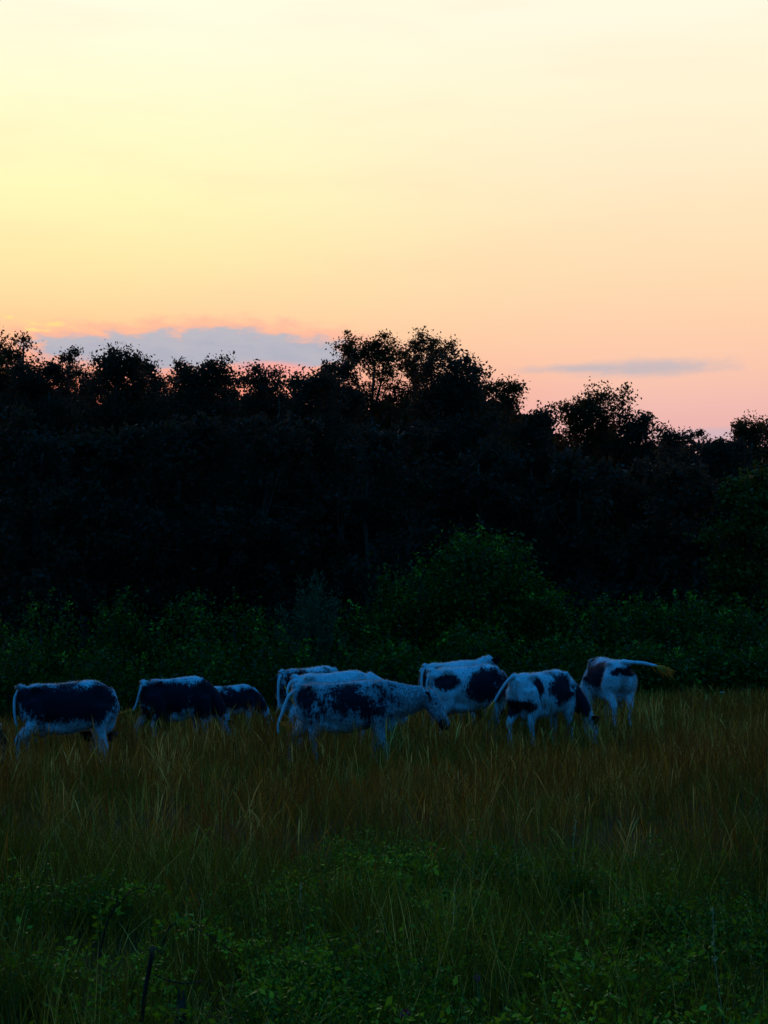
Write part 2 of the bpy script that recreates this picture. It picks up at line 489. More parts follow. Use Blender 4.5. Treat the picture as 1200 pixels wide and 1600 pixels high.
TREES = [
 # px  top  hw   D  airy label / kwargs
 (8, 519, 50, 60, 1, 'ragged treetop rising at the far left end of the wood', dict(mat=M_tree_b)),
 (66, 560, 42, 57, 0, 'low dense tree filling the dip beside the far left treetop', {}),
 (107, 544, 18, 66, 1, 'thin spiky tree top against the grey cloud and red glow', dict(clumps=90, per=40, spread=.3, leaf=.11, low=.4, wide=2.4)),
 (142, 572, 30, 61, 1, 'small sparse tree left of the bushy round one, red glow behind it', dict(clumps=130, per=50)),
 (186, 542, 38, 58, 0, 'bushy round-headed tree standing out under the left part of the cloud', {}),
 (230, 560, 26, 62, 1, 'loose twiggy tree on the right shoulder of the bushy round one', dict(clumps=120, per=50)),
 (270, 578, 36, 65, 1, 'low tree in the notch left of the pointed double-topped tree', dict(clumps=150)),
 (318, 557, 42, 59, 0, 'pointed double-topped tree below the highest part of the cloud', {}),
 (368, 581, 34, 64, 1, 'gappy tree with red sky showing through, right of the pointed double-topped tree', dict(clumps=140, per=50)),
 (422, 568, 38, 61, 1, 'leafy tree beneath the pink underside of the cloud', dict(clumps=180)),
 (488, 576, 40, 57, 0, 'round dark tree just left of the tall airy pair', {}),
 (530, 560, 26, 61, 1, 'slim tree leaning against the tall airy pair from the left', dict(clumps=140, per=55)),
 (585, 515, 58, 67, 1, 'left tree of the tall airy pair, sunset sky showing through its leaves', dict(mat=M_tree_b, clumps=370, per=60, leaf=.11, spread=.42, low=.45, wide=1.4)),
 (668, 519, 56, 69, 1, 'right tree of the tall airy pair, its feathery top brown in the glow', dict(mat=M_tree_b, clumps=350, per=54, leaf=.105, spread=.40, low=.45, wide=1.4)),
 (702, 551, 66, 58, 0, 'broad dense dark tree in front of the tall airy pair', dict(clumps=520, per=62, leaf=.13, lobes=18, wide=1.5)),
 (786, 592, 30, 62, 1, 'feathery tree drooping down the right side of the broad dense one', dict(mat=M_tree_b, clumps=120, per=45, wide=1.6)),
 (832, 638, 44, 58, 0, 'low tree filling the dip between the broad dense tree and the lone tall one', {}),
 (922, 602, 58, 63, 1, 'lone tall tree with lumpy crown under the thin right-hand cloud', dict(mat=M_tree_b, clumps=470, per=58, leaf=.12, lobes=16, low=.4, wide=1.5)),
 (990, 640, 30, 62, 1, 'sloping shoulder tree just right of the lone tall lumpy one', dict(clumps=160)),
 (1045, 666, 26, 64, 1, 'small twiggy tree beyond the sloping shoulder of the right side', dict(clumps=110, per=50)),
 (1083, 671, 18, 68, 1, 'wispy thin sapling with pale sky between its twigs on the right', dict(clumps=60, per=36, spread=.26, low=.45, wide=2)),
 (1125, 682, 36, 58, 0, 'low flat-topped tree right of the wispy sapling', {}),
 (1166, 653, 24, 62, 1, 'slim airy tree near the right border of the wood', dict(mat=M_tree_b, clumps=130, per=45, spread=.36)),
 (1208, 648, 28, 64, 1, 'airy tree cut off by the right border, taller than its neighbours there', dict(clumps=130, per=45)),
 # nearer, lower trees in front of the skyline trees
 (50, 640, 75, 53, 0, 'wide shadowed tree at the foot of the far left treetop', dict(clumps=230, low=.05, leaf=.22, per=40)),
 (165, 662, 75, 51, 0, 'wide shadowed tree below the bushy round one', dict(clumps=220, low=.05, leaf=.22, per=40)),
 (290, 650, 75, 52, 0, 'wide shadowed tree below the pointed double-topped tree', dict(clumps=220, low=.05, leaf=.22, per=40)),
 (415, 650, 75, 53, 0, 'wide shadowed tree below the pink underside of the cloud', dict(clumps=230, low=.05, leaf=.22, per=40)),
 (590, 662, 80, 52, 0, 'wide shadowed tree behind the grey willow bush, below the tall airy pair', dict(clumps=230, low=.05, leaf=.22, per=40)),
 (745, 690, 80, 54, 0, 'wide shadowed tree directly behind the big round bush', dict(clumps=230, low=.05, leaf=.22, per=40)),
 (905, 705, 75, 53, 0, 'wide shadowed tree below the lone tall lumpy one', dict(clumps=220, low=.05, leaf=.22, per=40)),
 (1050, 722, 70, 52, 0, 'wide shadowed tree below the wispy sapling', dict(clumps=210, low=.05, leaf=.22, per=40)),
 (1180, 728, 60, 50, 0, 'yellowish green leafy tree at the right border', dict(mat=M_tree_y, clumps=220, low=.05, leaf=.17, per=55)),
]
for k_, (px, top, hw, D, airy, label, kw) in enumerate(TREES):
    tree(px, top, hw, D, airy, label, seed=k_, **kw)

# the wood behind them, one closed mass
rng = np.random.default_rng(11)
wb = Buf()
def wood_top(x):
    px = 600 + x / 74 * F
    top = np.interp(px, [-400, 0, 60, 120, 250, 330, 420, 540, 620, 700, 790, 830, 880, 960, 1060, 1100, 1200, 1700], [620, 588, 610, 616, 614, 606, 616, 606, 634, 596, 622, 658, 682, 680, 692, 700, 698, 680])
    px2 = x * 1.0
    return EYE + (HORIZON - top) / F * 74 + .28 * np.sin(px2 * 2.1) + .22 * np.sin(px2 * 4.7 + 1) + .12 * np.sin(px2 * 9.3)
for n, lf, f0 in ((85000, .66, 0), (45000, .20, .78)):
    xx = rng.uniform(-27, 28, n); yy = rng.uniform(70, 79, n)
    tp_ = wood_top(xx)
    if f0 == 0: tp_ = tp_ - .55
    zz = (f0 + (1 - f0) * rng.uniform(0, 1, n) ** .85) * tp_
    zz = np.minimum(zz, tp_ - np.abs(yy - 74) * .2 + rng.normal(size=n) * .14)
    wb.leaves(np.stack([xx, yy, np.maximum(zz, .2)], -1), lf, aspect=.75)
for _ in range(60):
    x = rng.uniform(-28, 30); y = rng.uniform(71, 78); h = float(wood_top(np.array(x))) * .9
    wb.tube([[x, y, ground_z(x, y) - .1], [x + rng.normal() * .2, y, h * .5], [x + rng.normal() * .4, y, h]], [.16, .11, .03], 5)
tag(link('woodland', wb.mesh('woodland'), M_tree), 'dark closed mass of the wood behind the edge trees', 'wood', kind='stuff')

# ------------------------------------------------------------------ shrubs
def shrub(px, top, hw, D, label, mat=M_shrub, clumps=80, per=50, leaf=.12, spread=.28, seed=0, name='shrub', depth=1.0, shoots=14, cat='shrub', group='shrubs along the field edge'):
    global rng
    rng = np.random.default_rng(seed * 77 + int(abs(px)) + 3)
    tp = at(px, top, D); gz = float(ground_z(tp.x, D))
    H = tp.z - gz; R = hw / F * D
    root = empty(name, (tp.x, D, gz)); tag(root, label, cat, group)
    sb = Buf(); cb = Buf()
    cl = []
    for _ in range(clumps):
        th = rng.uniform(0, 2 * np.pi); rr = R * math.sqrt(rng.uniform(0, 1))
        hmax = H * (1 - (rr / (R * 1.05)) ** 2.2) ** .55 if rr < R * 1.05 else .1
        hmax *= 1 + .16 * math.sin(3 * th + seed) * rr / R
        z = hmax * rng.uniform(.1, 1) ** .55
        cl.append([rr * math.cos(th), depth * rr * math.sin(th), max(.15, z - spread * .4)])
    cl = np.array(cl)
    for c in cl[::2]:
        b = np.array([c[0] * .25, c[1] * .25, 0]) + rng.normal(size=3) * [.1, .1, 0]
        sb.tube([b, (b + c) / 2 + rng.normal(size=3) * .08, c], [.03, .018, .006], 4)
    n = clumps * per
    idx = rng.integers(0, clumps, n)
    p = cl[idx] + rng.normal(size=(n, 3)) * spread * np.array([1, 1, .8])
    p = p[p[:, 2] > .03]
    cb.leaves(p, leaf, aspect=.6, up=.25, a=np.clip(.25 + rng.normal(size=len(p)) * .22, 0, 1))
    # leafy shoots standing out of the outline
    order = np.argsort(-cl[:, 2] - .3 * rng.uniform(size=clumps))[:shoots * 2]
    for c in cl[rng.permutation(order)[:shoots]]:
        L_ = rng.uniform(.25, .6) * min(1.2, H / 2.0)
        d = np.array([rng.normal() * .5, rng.normal() * .5, 1.0]); d /= np.linalg.norm(d)
        e = c + d * L_ + [0, 0, spread * .5]
        sb.tube([c, (c + e) / 2, e], [.01, .008, .004], 3)
        m = 16
        tt = rng.uniform(.3, 1, m)[:, None]
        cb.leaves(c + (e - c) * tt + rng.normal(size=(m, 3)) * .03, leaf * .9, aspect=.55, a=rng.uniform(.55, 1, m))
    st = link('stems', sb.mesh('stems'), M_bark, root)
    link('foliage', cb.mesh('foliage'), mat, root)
    return root

SHRUBS = [
 (-30, 940, 70, 46, 'low leafy shrub cut off by the left border', {}),
 (70, 945, 75, 45, 'low spreading shrub above the back of the leftmost cow', {}),
 (195, 912, 55, 47, 'upright leafy shrub, tallest of those behind the two left cows', dict(shoots=22)),
 (300, 935, 70, 46, 'rounded vine-hung shrub behind the third cow from the left', {}),
 (395, 948, 62, 45, 'low shrub with upright shoots left of the grey willow bush', dict(shoots=24)),
 (560, 955, 70, 45, 'low dark shrub between the willow bush and the big round bush', {}),
 (640, 870, 66, 46, 'left shoulder shrub of the big round bush, hung with leafy vines', dict(clumps=140, shoots=20)),
 (745, 820, 118, 47, 'big round vine-covered bush, the tallest in the middle of the field edge', dict(clumps=330, per=60, shoots=40, leaf=.13)),
 (850, 905, 60, 46, 'sloping shrub on the right flank of the big round bush', dict(clumps=110)),
 (930, 945, 66, 45, 'low shrub behind the cow with its tail flung out', {}),
 (1000, 938, 56, 46, 'leafy mound right of the cow with its tail flung out', {}),
 (1075, 928, 66, 45, 'broad shrub with a ragged leafy top in the right of the field edge', dict(shoots=22)),
 (1160, 938, 62, 44, 'low spreading shrub near the right border', {}),
 (1245, 930, 70, 46, 'leafy shrub cut off by the right border', {}),
 (30, 1010, 75, 41, 'grassy low thicket behind the rump of the leftmost cow', dict(clumps=70)),
 (160, 1015, 75, 41, 'grassy low thicket between the two left cows', dict(clumps=70)),
 (310, 1005, 80, 41, 'tangled low thicket behind the third cow', dict(clumps=80, shoots=24)),
 (440, 1000, 70, 41, 'tangled low thicket left of the cow behind the front one', dict(clumps=80)),
 (590, 1000, 85, 41, 'dark low thicket above the long front cow', dict(clumps=90)),
 (740, 985, 90, 42, 'dark low thicket at the foot of the big round bush', dict(clumps=100)),
 (880, 1000, 75, 41, 'low thicket between the two right-hand cows', dict(clumps=80)),
 (1010, 1005, 70, 41, 'low thicket behind the flung-out tail', dict(clumps=80)),
 (1110, 1000, 70, 42, 'low thicket where the right of the field ends', dict(clumps=80)),
 (1215, 1005, 70, 41, 'low thicket at the right border of the field', dict(clumps=80)),
]
for k_, (px, top, hw, D, label, kw) in enumerate(SHRUBS):
    shrub(px, top, hw, D, label, seed=k_, **kw)

def willow(px, top, hw, D, label):
    global rng
    rng = np.random.default_rng(909)
    tp = at(px, top, D); gz = float(ground_z(tp.x, D)); H = tp.z - gz; R = hw / F * D
    root = empty('willow_bush', (tp.x, D, gz)); tag(root, label, 'bush')
    sb = Buf(); cb = Buf()
    for _ in range(75):
        th = rng.uniform(0, 2 * np.pi); rr = R * rng.uniform(.1, 1)
        h = H * rng.uniform(.5, 1.0) * (1 - .30 * (rr / R) ** 2)
        b = np.array([.15 * rr * math.cos(th), .15 * rr * math.sin(th), 0])
        e = np.array([rr * math.cos(th), rr * math.sin(th), h]); mid = b * .4 + e * .4 + [0, 0, h * .22]
        tt = np.linspace(0, 1, 7)[:, None]
        p = (1 - tt) ** 2 * b + 2 * tt * (1 - tt) * mid + tt ** 2 * e
        sb.tube(p, np.linspace(.02, .004, 7), 3)
        m = 90
        ti = rng.uniform(.35, 1, m)
        pp = np.stack([np.interp(ti, np.linspace(0, 1, 7), p[:, k]) for k in range(3)], -1)
        d = np.tile((p[-1] - p[3]) / np.linalg.norm(p[-1] - p[3]), (m, 1)) + rng.normal(size=(m, 3)) * .35
        cb.leaves(pp + rng.normal(size=(m, 3)) * .05, .17, dirs=d, aspect=.2)
    link('stems', sb.mesh('stems'), M_bark, root); link('foliage', cb.mesh('foliage'), M_willow, root)
willow(486, 888, 66, 44, 'grey-green willow bush with a fan of fine upright shoots against the dark wood')

# brambles and vines that knit the shrubs together
rng = np.random.default_rng(12)
ub = Buf()
n = 45000
xx = rng.uniform(-15, 16, n); yy = rng.uniform(40.5, 52, n)
hh = .55 + .9 * sstep(yy, 40.5, 46) + .25 * np.sin(xx * 1.3 + yy) + .2 * np.sin(xx * 3.1)
zz = ground_z(xx, yy) + rng.uniform(0, 1, n) ** .6 * np.maximum(hh, .15)
ub.leaves(np.stack([xx, yy, zz], -1), .16, aspect=.6, up=.25, a=np.clip(.25 + .22 * rng.normal(size=n), 0, 1))
tag(link('undergrowth', ub.mesh('undergrowth'), M_shrub), 'dark tangle of vines and brambles between the shrubs', 'undergrowth', kind='stuff')

# ------------------------------------------------------------------ cows
BODY = [(-.84, 1.08, .05, .07, .06), (-.79, 1.07, .11, .16, .12), (-.70, 1.05, .18, .26, .18), (-.54, 1.02, .265, .32, .235), (-.40, 1.00, .275, .30, .245), (-.26, .98, .295, .34, .285),
        (-.02, .95, .345, .40, .315), (.22, .95, .37, .385, .30), (.42, .96, .375, .35, .245), (.58, .96, .32, .32, .195), (.72, .95, .24, .26, .155), (.82, .93, .12, .14, .10)]
HEADS = {'graze': [(.56, 1.02, .27), (.78, .90, .22), (.95, .72, .165), (1.08, .54, .13), (1.11, .46, .12), (1.19, .11, .08)],
         'level': [(.52, 1.04, .31), (.80, 1.03, .265), (1.04, 1.05, .205), (1.24, 1.10, .15), (1.29, 1.08, .12), (1.51, .70, .08)],
         'up':    [(.58, 1.08, .27), (.80, 1.14, .20), (.98, 1.24, .155), (1.10, 1.32, .125), (1.16, 1.31, .12), (1.44, .98, .08)],
         'low':   [(.60, 1.06, .27), (.86, 1.00, .22), (1.08, .94, .165), (1.25, .88, .13), (1.31, .84, .12), (1.50, .50, .08)]}

def make_cow(px, py_back, D, heading, label, head='graze', yaw=0, size=1.0, patches=(), roan=None, tail=None, steps=(0, 0, 0, 0), switch_dir=None, seed=0, black_head=.35, length=1.0, soft=1.0, tail_r=1.0):
    """heading: degrees turned from facing right towards facing away"""
    global rng
    rng = np.random.default_rng(500 + seed)
    p = at(px, py_back, D); gz = float(ground_z(p.x, D))
    Hm = 1.34
    sc = size
    root = empty('cow', (p.x, D, gz - .02), math.radians(heading), sc)
    root.scale[0] = sc * length
    length = 1.0
    tag(root, label, 'cow', 'cows grazing in the field')
    B = Buf()
    sec = [(x * length, z, hu, hd, w_) for x, z, hu, hd, w_ in BODY]
    B.loft(sec)
    yr = math.radians(yaw)
    def bend(v):
        v = np.array(v, float)
        f = np.clip((v[0] - .50) / .45, 0, 1) * yr
        x, y = v[0] - .55, v[1]
        return np.array([.55 + x * math.cos(f) - y * math.sin(f), x * math.sin(f) + y * math.cos(f), v[2]])
    hp = HEADS[head]
    neck = [bend((x, 0, z)) for x, z, r in hp]
    # neck: stacked ellipses, deeper than wide
    nk = np.array(neck[:4]); nr = np.array([h_[2] for h_ in hp[:4]])
    tt = np.linspace(0, 3, 10)
    B.tube(np.stack([np.interp(tt, range(4), nk[:, k]) for k in range(3)], -1), np.interp(tt, range(4), nr), 16, flat=.68)
    B.ellipsoid(bend((.66, 0, .76)), (.17, .09, .24))                    # brisket
    dl = np.array([(n_ + np.array([0, 0, -r_ * .95])) for n_, r_ in zip(nk, nr)])
    B.tube(np.concatenate([[bend((.60, 0, .68))], dl[1:]]), [.07, .06, .05, .045], 8, flat=.5)   # dewlap
    B.ellipsoid((-.15, 0, .62), (.42, .20, .11))                          # sagging belly
    poll, muz = neck[4], neck[5]
    ax = muz - poll; hl = np.linalg.norm(ax); ax /= hl
    side = np.array([-math.sin(yr), math.cos(yr), 0.]); side -= side.dot(ax) * ax; side /= np.linalg.norm(side)
    up = np.cross(ax, side); up = up if up[2] > 0 or head == 'graze' and up[0] > 0 else -up
    HT = .50
    f_ = np.array([-.10, .0, .10, .20, .32, .42, .50, .55])
    B.tube(np.array([poll + ax * a for a in f_]), [.085, .13, .145, .136, .114, .104, .110, .075], 16, flat=.84)
    muzc = poll + ax * .50
    B.ellipsoid(muzc, (.085, .098, .08))
    B.ellipsoid(poll + ax * .22 - up * .05, (.10, .08, .09))            # jaw
    # legs
    feet = []
    for s_, st in ((1, steps[0]), (-1, steps[1])):                      # hind
        pts = [(-.60 * length, .15 * s_, 1.02), (-.52 * length, .175 * s_, .80), (-.52 * length + .3 * st, .18 * s_, .66), (-.66 * length + .7 * st, .17 * s_, .50), (-.70 * length + .9 * st, .165 * s_, .43),
               (-.68 * length + st, .16 * s_, .28), (-.67 * length + 1.1 * st, .16 * s_, .12), (-.64 * length + 1.1 * st, .16 * s_, .05)]
        B.tube(pts, [.165, .165, .125, .074, .060, .042, .052, .056], 14)
        feet.append(np.array(pts[-1]))
    for s_, st in ((1, steps[2]), (-1, steps[3])):                      # fore
        pts = [(.50, .15 * s_, .95), (.53, .17 * s_, .74), (.48 + .3 * st, .165 * s_, .58), (.50 + .6 * st, .155 * s_, .40), (.50 + .8 * st, .15 * s_, .34),
               (.50 + st, .15 * s_, .20), (.50 + 1.05 * st, .15 * s_, .11), (.53 + 1.05 * st, .15 * s_, .05)]
        B.tube(pts, [.16, .14, .088, .062, .062, .042, .052, .056], 14)
        feet.append(np.array(pts[-1]))
    for s_ in (1, -1):
        B.ellipsoid((-.52 * length, .195 * s_, 1.215), (.12, .045, .05))  # hip bones
        B.ellipsoid((-.80 * length, .085 * s_, 1.14), (.06, .045, .05))  # pin bones
        B.ellipsoid((.44, .15 * s_, 1.12), (.13, .07, .20), rot=[[.94, 0, .34], [0, 1, 0], [-.34, 0, .94]])              # shoulder blades
        B.ellipsoid((-.62 * length, .13 * s_, .88), (.19, .10, .22))    # thighs
    B.ellipsoid((-.78 * length, 0, 1.23), (.10, .05, .045))              # tail head
    tmp = bpy.data.objects.new('tmp', B.mesh('tmp')); COL.objects.link(tmp)
    rm = tmp.modifiers.new('r', 'REMESH'); rm.mode = 'VOXEL'; rm.voxel_size = .027
    sm = tmp.modifiers.new('s', 'SMOOTH'); sm.factor = .5; sm.iterations = 8
    dg = bpy.context.evaluated_depsgraph_get()
    me = bpy.data.meshes.new_from_object(tmp.evaluated_get(dg))
    me.name = 'cow_body'
    bpy.data.objects.remove(tmp)
    me.polygons.foreach_set('use_smooth', np.ones(len(me.polygons), bool))
    for a in list(me.attributes):
        if a.name in ('tint',): me.attributes.remove(a)
    co = np.empty(len(me.vertices) * 3, np.float32); me.vertices.foreach_get('co', co); co = co.reshape(-1, 3)
    def coat(co):
        x, y, z = co.T
        sd = np.full(len(co), -1.0)
        for (cx, cz, rx, rz, *sd_) in patches:
            d = 1 - np.sqrt(((x - cx) / rx) ** 2 + ((z - cz) / rz) ** 2)
            if sd_ and sd_[0]: d = np.where(y * sd_[0] > .02, d, -1)
            sd = np.maximum(sd, d * soft)
        sd = np.minimum(sd, (.17 - .0 - np.maximum(0, z - 1.14) * 4.2 + .35))      # keeps the back line white
        dm = np.linalg.norm(co - muzc, axis=1)
        sd = np.maximum(sd, 1 - dm / .13)
        along = (co - poll) @ ax; perp = np.linalg.norm((co - poll) - along[:, None] * ax, axis=1)
        onhead = (perp < .22) & (along > -.1)
        sd = np.where(onhead, np.maximum(sd, black_head - 1 + .5), sd)
        rn = np.full(len(co), .425) if roan is None else roan(x, y, z)
        return sd, rn
    sd, rn = coat(co)
    for nme, val in (('patch', sd), ('roan', rn)):
        a = me.attributes.new(nme, 'FLOAT', 'POINT'); a.data.foreach_set('value', np.ascontiguousarray(val, np.float32))
    body = link('body', me, M_coat, root)
    # short coat hair, laid back
    nrm = np.empty(len(me.vertices) * 3, np.float32); me.vertices.foreach_get('normal', nrm); nrm = nrm.reshape(-1, 3)
    m = 12500
    idx = rng.integers(0, len(co), m)
    b = co[idx] + rng.normal(size=(m, 3)) * .006; d = nrm[idx] * .55 + np.array([-.55, 0, -.35]) + rng.normal(size=(m, 3)) * .25
    d /= np.linalg.norm(d, axis=1)[:, None]
    r = np.cross(d, rng.normal(size=(m, 3))); r /= np.linalg.norm(r, axis=1)[:, None]
    ln = rng.uniform(.018, .042, m)[:, None]
    v = np.stack([b - r * .003, b + r * .003, b + d * ln], 1).reshape(-1, 3)
    hm = np_mesh('coat_hair', v, [np.arange(m)[:, None] * 3 + np.arange(3)], {'patch': np.repeat(sd[idx], 3), 'roan': np.repeat(rn[idx], 3)})
    ho = link('coat_hair', hm, M_hair, root); ho['kind'] = 'stuff'
    # ears
    for s_ in (1, -1):
        eb = Buf()
        base = poll + side * s_ * .10 + ax * .03 + up * .02
        d = side * s_ * .9 - ax * .35 + up * .05; d /= np.linalg.norm(d)
        wv = np.cross(d, up); wv /= np.linalg.norm(wv)
        nn = np.cross(d, wv)
        ts = np.linspace(0, 1, 7); wd = np.array([.035, .068, .084, .082, .066, .042, .008])
        rows = []
        for t_, w0 in zip(ts, wd):
            c = base + d * t_ * .235
            for a_ in np.linspace(-1, 1, 5): rows.append(c + wv * a_ * w0 + nn * (abs(a_) ** 2) * w0 * .55)
        for t_, w0 in zip(ts, wd):
            c = base + d * t_ * .235 - nn * .012
            for a_ in np.linspace(-1, 1, 5): rows.append(c + wv * a_ * w0 * .96 + nn * (abs(a_) ** 2) * w0 * .5)
        f = []
        for side_ in (0, 35):
            for i_ in range(6):
                for j_ in range(4):
                    q_ = [side_ + i_ * 5 + j_, side_ + i_ * 5 + j_ + 1, side_ + (i_ + 1) * 5 + j_ + 1, side_ + (i_ + 1) * 5 + j_]
                    f.append(q_ if side_ else q_[::-1])
        for i_ in range(6):
            for j_ in (0, 4):
                f.append([i_ * 5 + j_, (i_ + 1) * 5 + j_, 35 + (i_ + 1) * 5 + j_, 35 + i_ * 5 + j_])
        eb.add(rows, [np.array(f)], .5)
        e = eb.mesh('ear', attr='patch', smooth=True)
        ra = e.attributes.new('roan', 'FLOAT', 'POINT'); ra.data.foreach_set('value', np.full(len(e.vertices), .4, np.float32))
        link('ear', e, M_coat, root)
        ey = Buf(); ey.ellipsoid(poll + ax * .15 + side * s_ * .098 + up * .045, (.022, .022, .022), 10, 6)
        link('eye', ey.mesh('eye', smooth=True), M_eye, root)
    for ft in feet:
        hb = Buf()
        for s_ in (1, -1):
            hb.tube([ft + [-.01, s_ * .024, .03], ft + [.012, s_ * .026, -.01], ft + [.03, s_ * .026, -.045]], [.036, .042, .046], 8)
        link('hoof', hb.mesh('hoof', smooth=True), M_hoof, root)
    # udder
    u = Buf(); u.ellipsoid((-.44 * length, 0, .57), (.14, .12, .10), 14, 9)
    for a_, b_ in ((1, 1), (1, -1), (-1, 1), (-1, -1)):
        c = np.array([-.44 * length + .07 * a_, .06 * b_, .47])
        u.tube([c, c - [0, 0, .08]], [.02, .014], 6)
    link('udder', u.mesh('udder', smooth=True), M_udder, root)
    # tail
    tl = tail or [(-.80, 0, 1.18), (-.875, 0, 1.09), (-.88, .01, .88), (-.85, .02, .66), (-.84, .03, .50)]
    tl = np.array(tl, float); tl[:, 0] = np.where(tl[:, 0] > -2, tl[:, 0] * length, tl[:, 0])
    ti = np.linspace(0, len(tl) - 1, 18)
    # smooth the control line
    P = np.stack([np.interp(ti, np.arange(len(tl)), tl[:, k]) for k in range(3)], -1)
    for _ in range(3): P[1:-1] = (P[:-2] + 2 * P[1:-1] + P[2:]) / 4
    P = np.concatenate([[P[0] + [.06, 0, -.01]], P])
    tbuf = Buf(); tbuf.tube(P, tail_r * np.interp(np.linspace(0, 1, len(P)), [0, .15, 1], [.05, .029, .017]), 8)
    tme = tbuf.mesh('tail', attr='patch', smooth=True)
    tme.attributes['patch'].data.foreach_set('value', np.full(len(tme.vertices), -.5, np.float32))
    ra = tme.attributes.new('roan', 'FLOAT', 'POINT'); ra.data.foreach_set('value', np.full(len(tme.vertices), .36, np.float32))
    to = link('tail', tme, M_coat, root)
    sw = Buf()
    e = P[-1]; dd = P[-1] - P[-4]; dd /= np.linalg.norm(dd)
    if switch_dir is not None: sdv = np.array(switch_dir, float); sdv /= np.linalg.norm(sdv)
    else: sdv = np.array([0, 0, -1.])
    for _ in range(95):
        L_ = rng.uniform(.20, .40)
        j_ = rng.normal(size=3) * .22
        p1 = e - dd * rng.uniform(0, .22); p2 = p1 + (dd * .7 + sdv * .4 + j_ * .45) * L_ * .5; p3 = p2 + (sdv + j_ + np.array([0, 0, -.2])) * L_ * .55
        sw.tube([p1, p2, p3], [.008, .007, .002], 3, a=rng.uniform(0, 1))
    link('switch', sw.mesh('switch'), M_switch, to)
    return root

def roan_all(v): return lambda x, y, z: np.full(len(x), v)
COWS = [
 dict(px=-108, py_back=1080, D=25.0, heading=-4, length=.92, black_head=.8, label='cow mostly cut off by the left border, only its grazing head showing', patches=[(0, .95, .7, .25)]),
 dict(px=107, py_back=1065, D=25.2, heading=14, yaw=88, length=.90, size=1.0, label='leftmost whole cow, its whole side black and its head hidden behind its legs',
      patches=[(-.05, .97, .98, .31), (-.55, 1.04, .4, .2), (.42, .97, .42, .32)], steps=(.03, -.14, .05, .14), tail=[(-.80, 0, 1.18), (-.875, 0, 1.08), (-.88, .01, .9), (-.85, .02, .7), (-.80, .04, .55)]),
 dict(px=278, py_back=1072, D=29.4, heading=30, yaw=-8, length=.84, label='black-sided cow grazing with a pale tail tuft blown out to the left',
      patches=[(-.1, .98, .95, .33), (.5, .95, .45, .42), (-.5, .8, .28, .38), (.85, .85, .4, .3), (-.55, .55, .14, .12)], steps=(-.16, .08, 0, .1), size=.98,
      tail=[(-.80, 0, 1.18), (-.87, .0, 1.06), (-.87, .10, .88), (-.90, .20, .72), (-.99, .26, .68)], switch_dir=(-1, .3, -.1)),
 dict(px=362, py_back=1078, D=33.5, heading=20, yaw=-4, size=.78, length=.86, label='smallest cow, with a straight white back line, grazing behind the third one',
      patches=[(0, .95, .95, .28), (.5, .95, .4, .3), (.8, .8, .3, .2)]),
 dict(px=487, py_back=1040, D=31, heading=44, size=1.04, length=.88, label='black-sided cow standing behind the rump of the long blue-grey front cow', yaw=35,
      patches=[(0, .95, .9, .30), (-.5, 1.0, .5, .3)]),
 dict(px=524, py_back=1053, D=28, heading=10, head='low', yaw=25, length=.84, label='pale-backed cow hidden behind the long front cow, only back and ears showing', size=1.04,
      patches=[(0, .85, .6, .2)], roan=roan_all(.42), tail=[(-.80, 0, 1.18), (-.90, -.02, 1.10), (-.94, -.06, .98), (-.90, -.1, .90)], switch_dir=(.8, -.2, -.2)),
 dict(px=542, py_back=1062, D=24.6, heading=-3, head='level', label='long blue-grey roan cow in front with its dark-eared head held level', length=.97, size=.965, soft=.5,
      patches=[(.08, .99, .62, .31), (-.62, 1.06, .2, .15)], roan=lambda x, y, z: .49 + .07 * sstep(x, .4, 1.1) + .0 * (z > .85),
      steps=(-.22, .20, -.08, .14), tail=[(-.80, .0, 1.18), (-.93, .0, 1.08), (-1.01, .02, .85), (-1.09, .03, .66), (-1.08, .04, .52)], switch_dir=(1, 0, .05)),
 dict(px=705, py_back=1034, D=32.0, heading=42, head='up', label='cow half hidden behind the broad pale one, only rump and head top showing', size=1.0, length=.88,
      patches=[(-.4, .95, .5, .2)], roan=roan_all(.41)),
 dict(px=733, py_back=1034, D=29.5, heading=18, yaw=75, length=.86, label='broad pale cow with one big black patch on its ribs and shoulder', size=1.05,
      patches=[(.35, .97, .52, .29), (-.55, 1.03, .24, .12)], roan=lambda x, y, z: .39 + .03 * (z > 1.0),
      tail=[(-.80, 0, 1.18), (-.875, 0, 1.06), (-.88, 0, .85), (-.86, .02, .65), (-.84, .03, .52)]),
 dict(px=848, py_back=1050, D=28.3, heading=42, yaw=-22, length=.88, label='patchy cow seen from its rear quarter, grazing, tail swung down to the left', size=1.0,
      patches=[(.20, 1.02, .36, .28), (-.42, 1.04, .12, .20), (.80, .80, .28, .32), (-.75, .70, .18, .13)], steps=(-.05, .18, 0, .1),
      tail=[(-.84, 0, 1.22), (-.90, .05, 1.16), (-.94, .20, .98), (-.96, .32, .80), (-.97, .38, .70)], switch_dir=(-.3, .4, -1)),
 dict(px=950, py_back=1026, D=31.0, heading=105, yaw=14, length=.95, tail_r=1.4, label='cow seen from behind with its tail flung straight out to the right',
      patches=[(.05, 1.0, .5, .32, 1), (-.72, 1.10, .2, .12, -1), (-.80, 1.06, .14, .09)], steps=(0, .05, 0, 0),
      tail=[(-.80, 0, 1.23), (-.88, -.12, 1.23), (-.86, -.34, 1.22), (-.80, -.54, 1.18), (-.78, -.64, 1.16)], switch_dir=(.1, -1, -.35)),
]
for k_, c in enumerate(COWS):
    make_cow(seed=k_, **c)

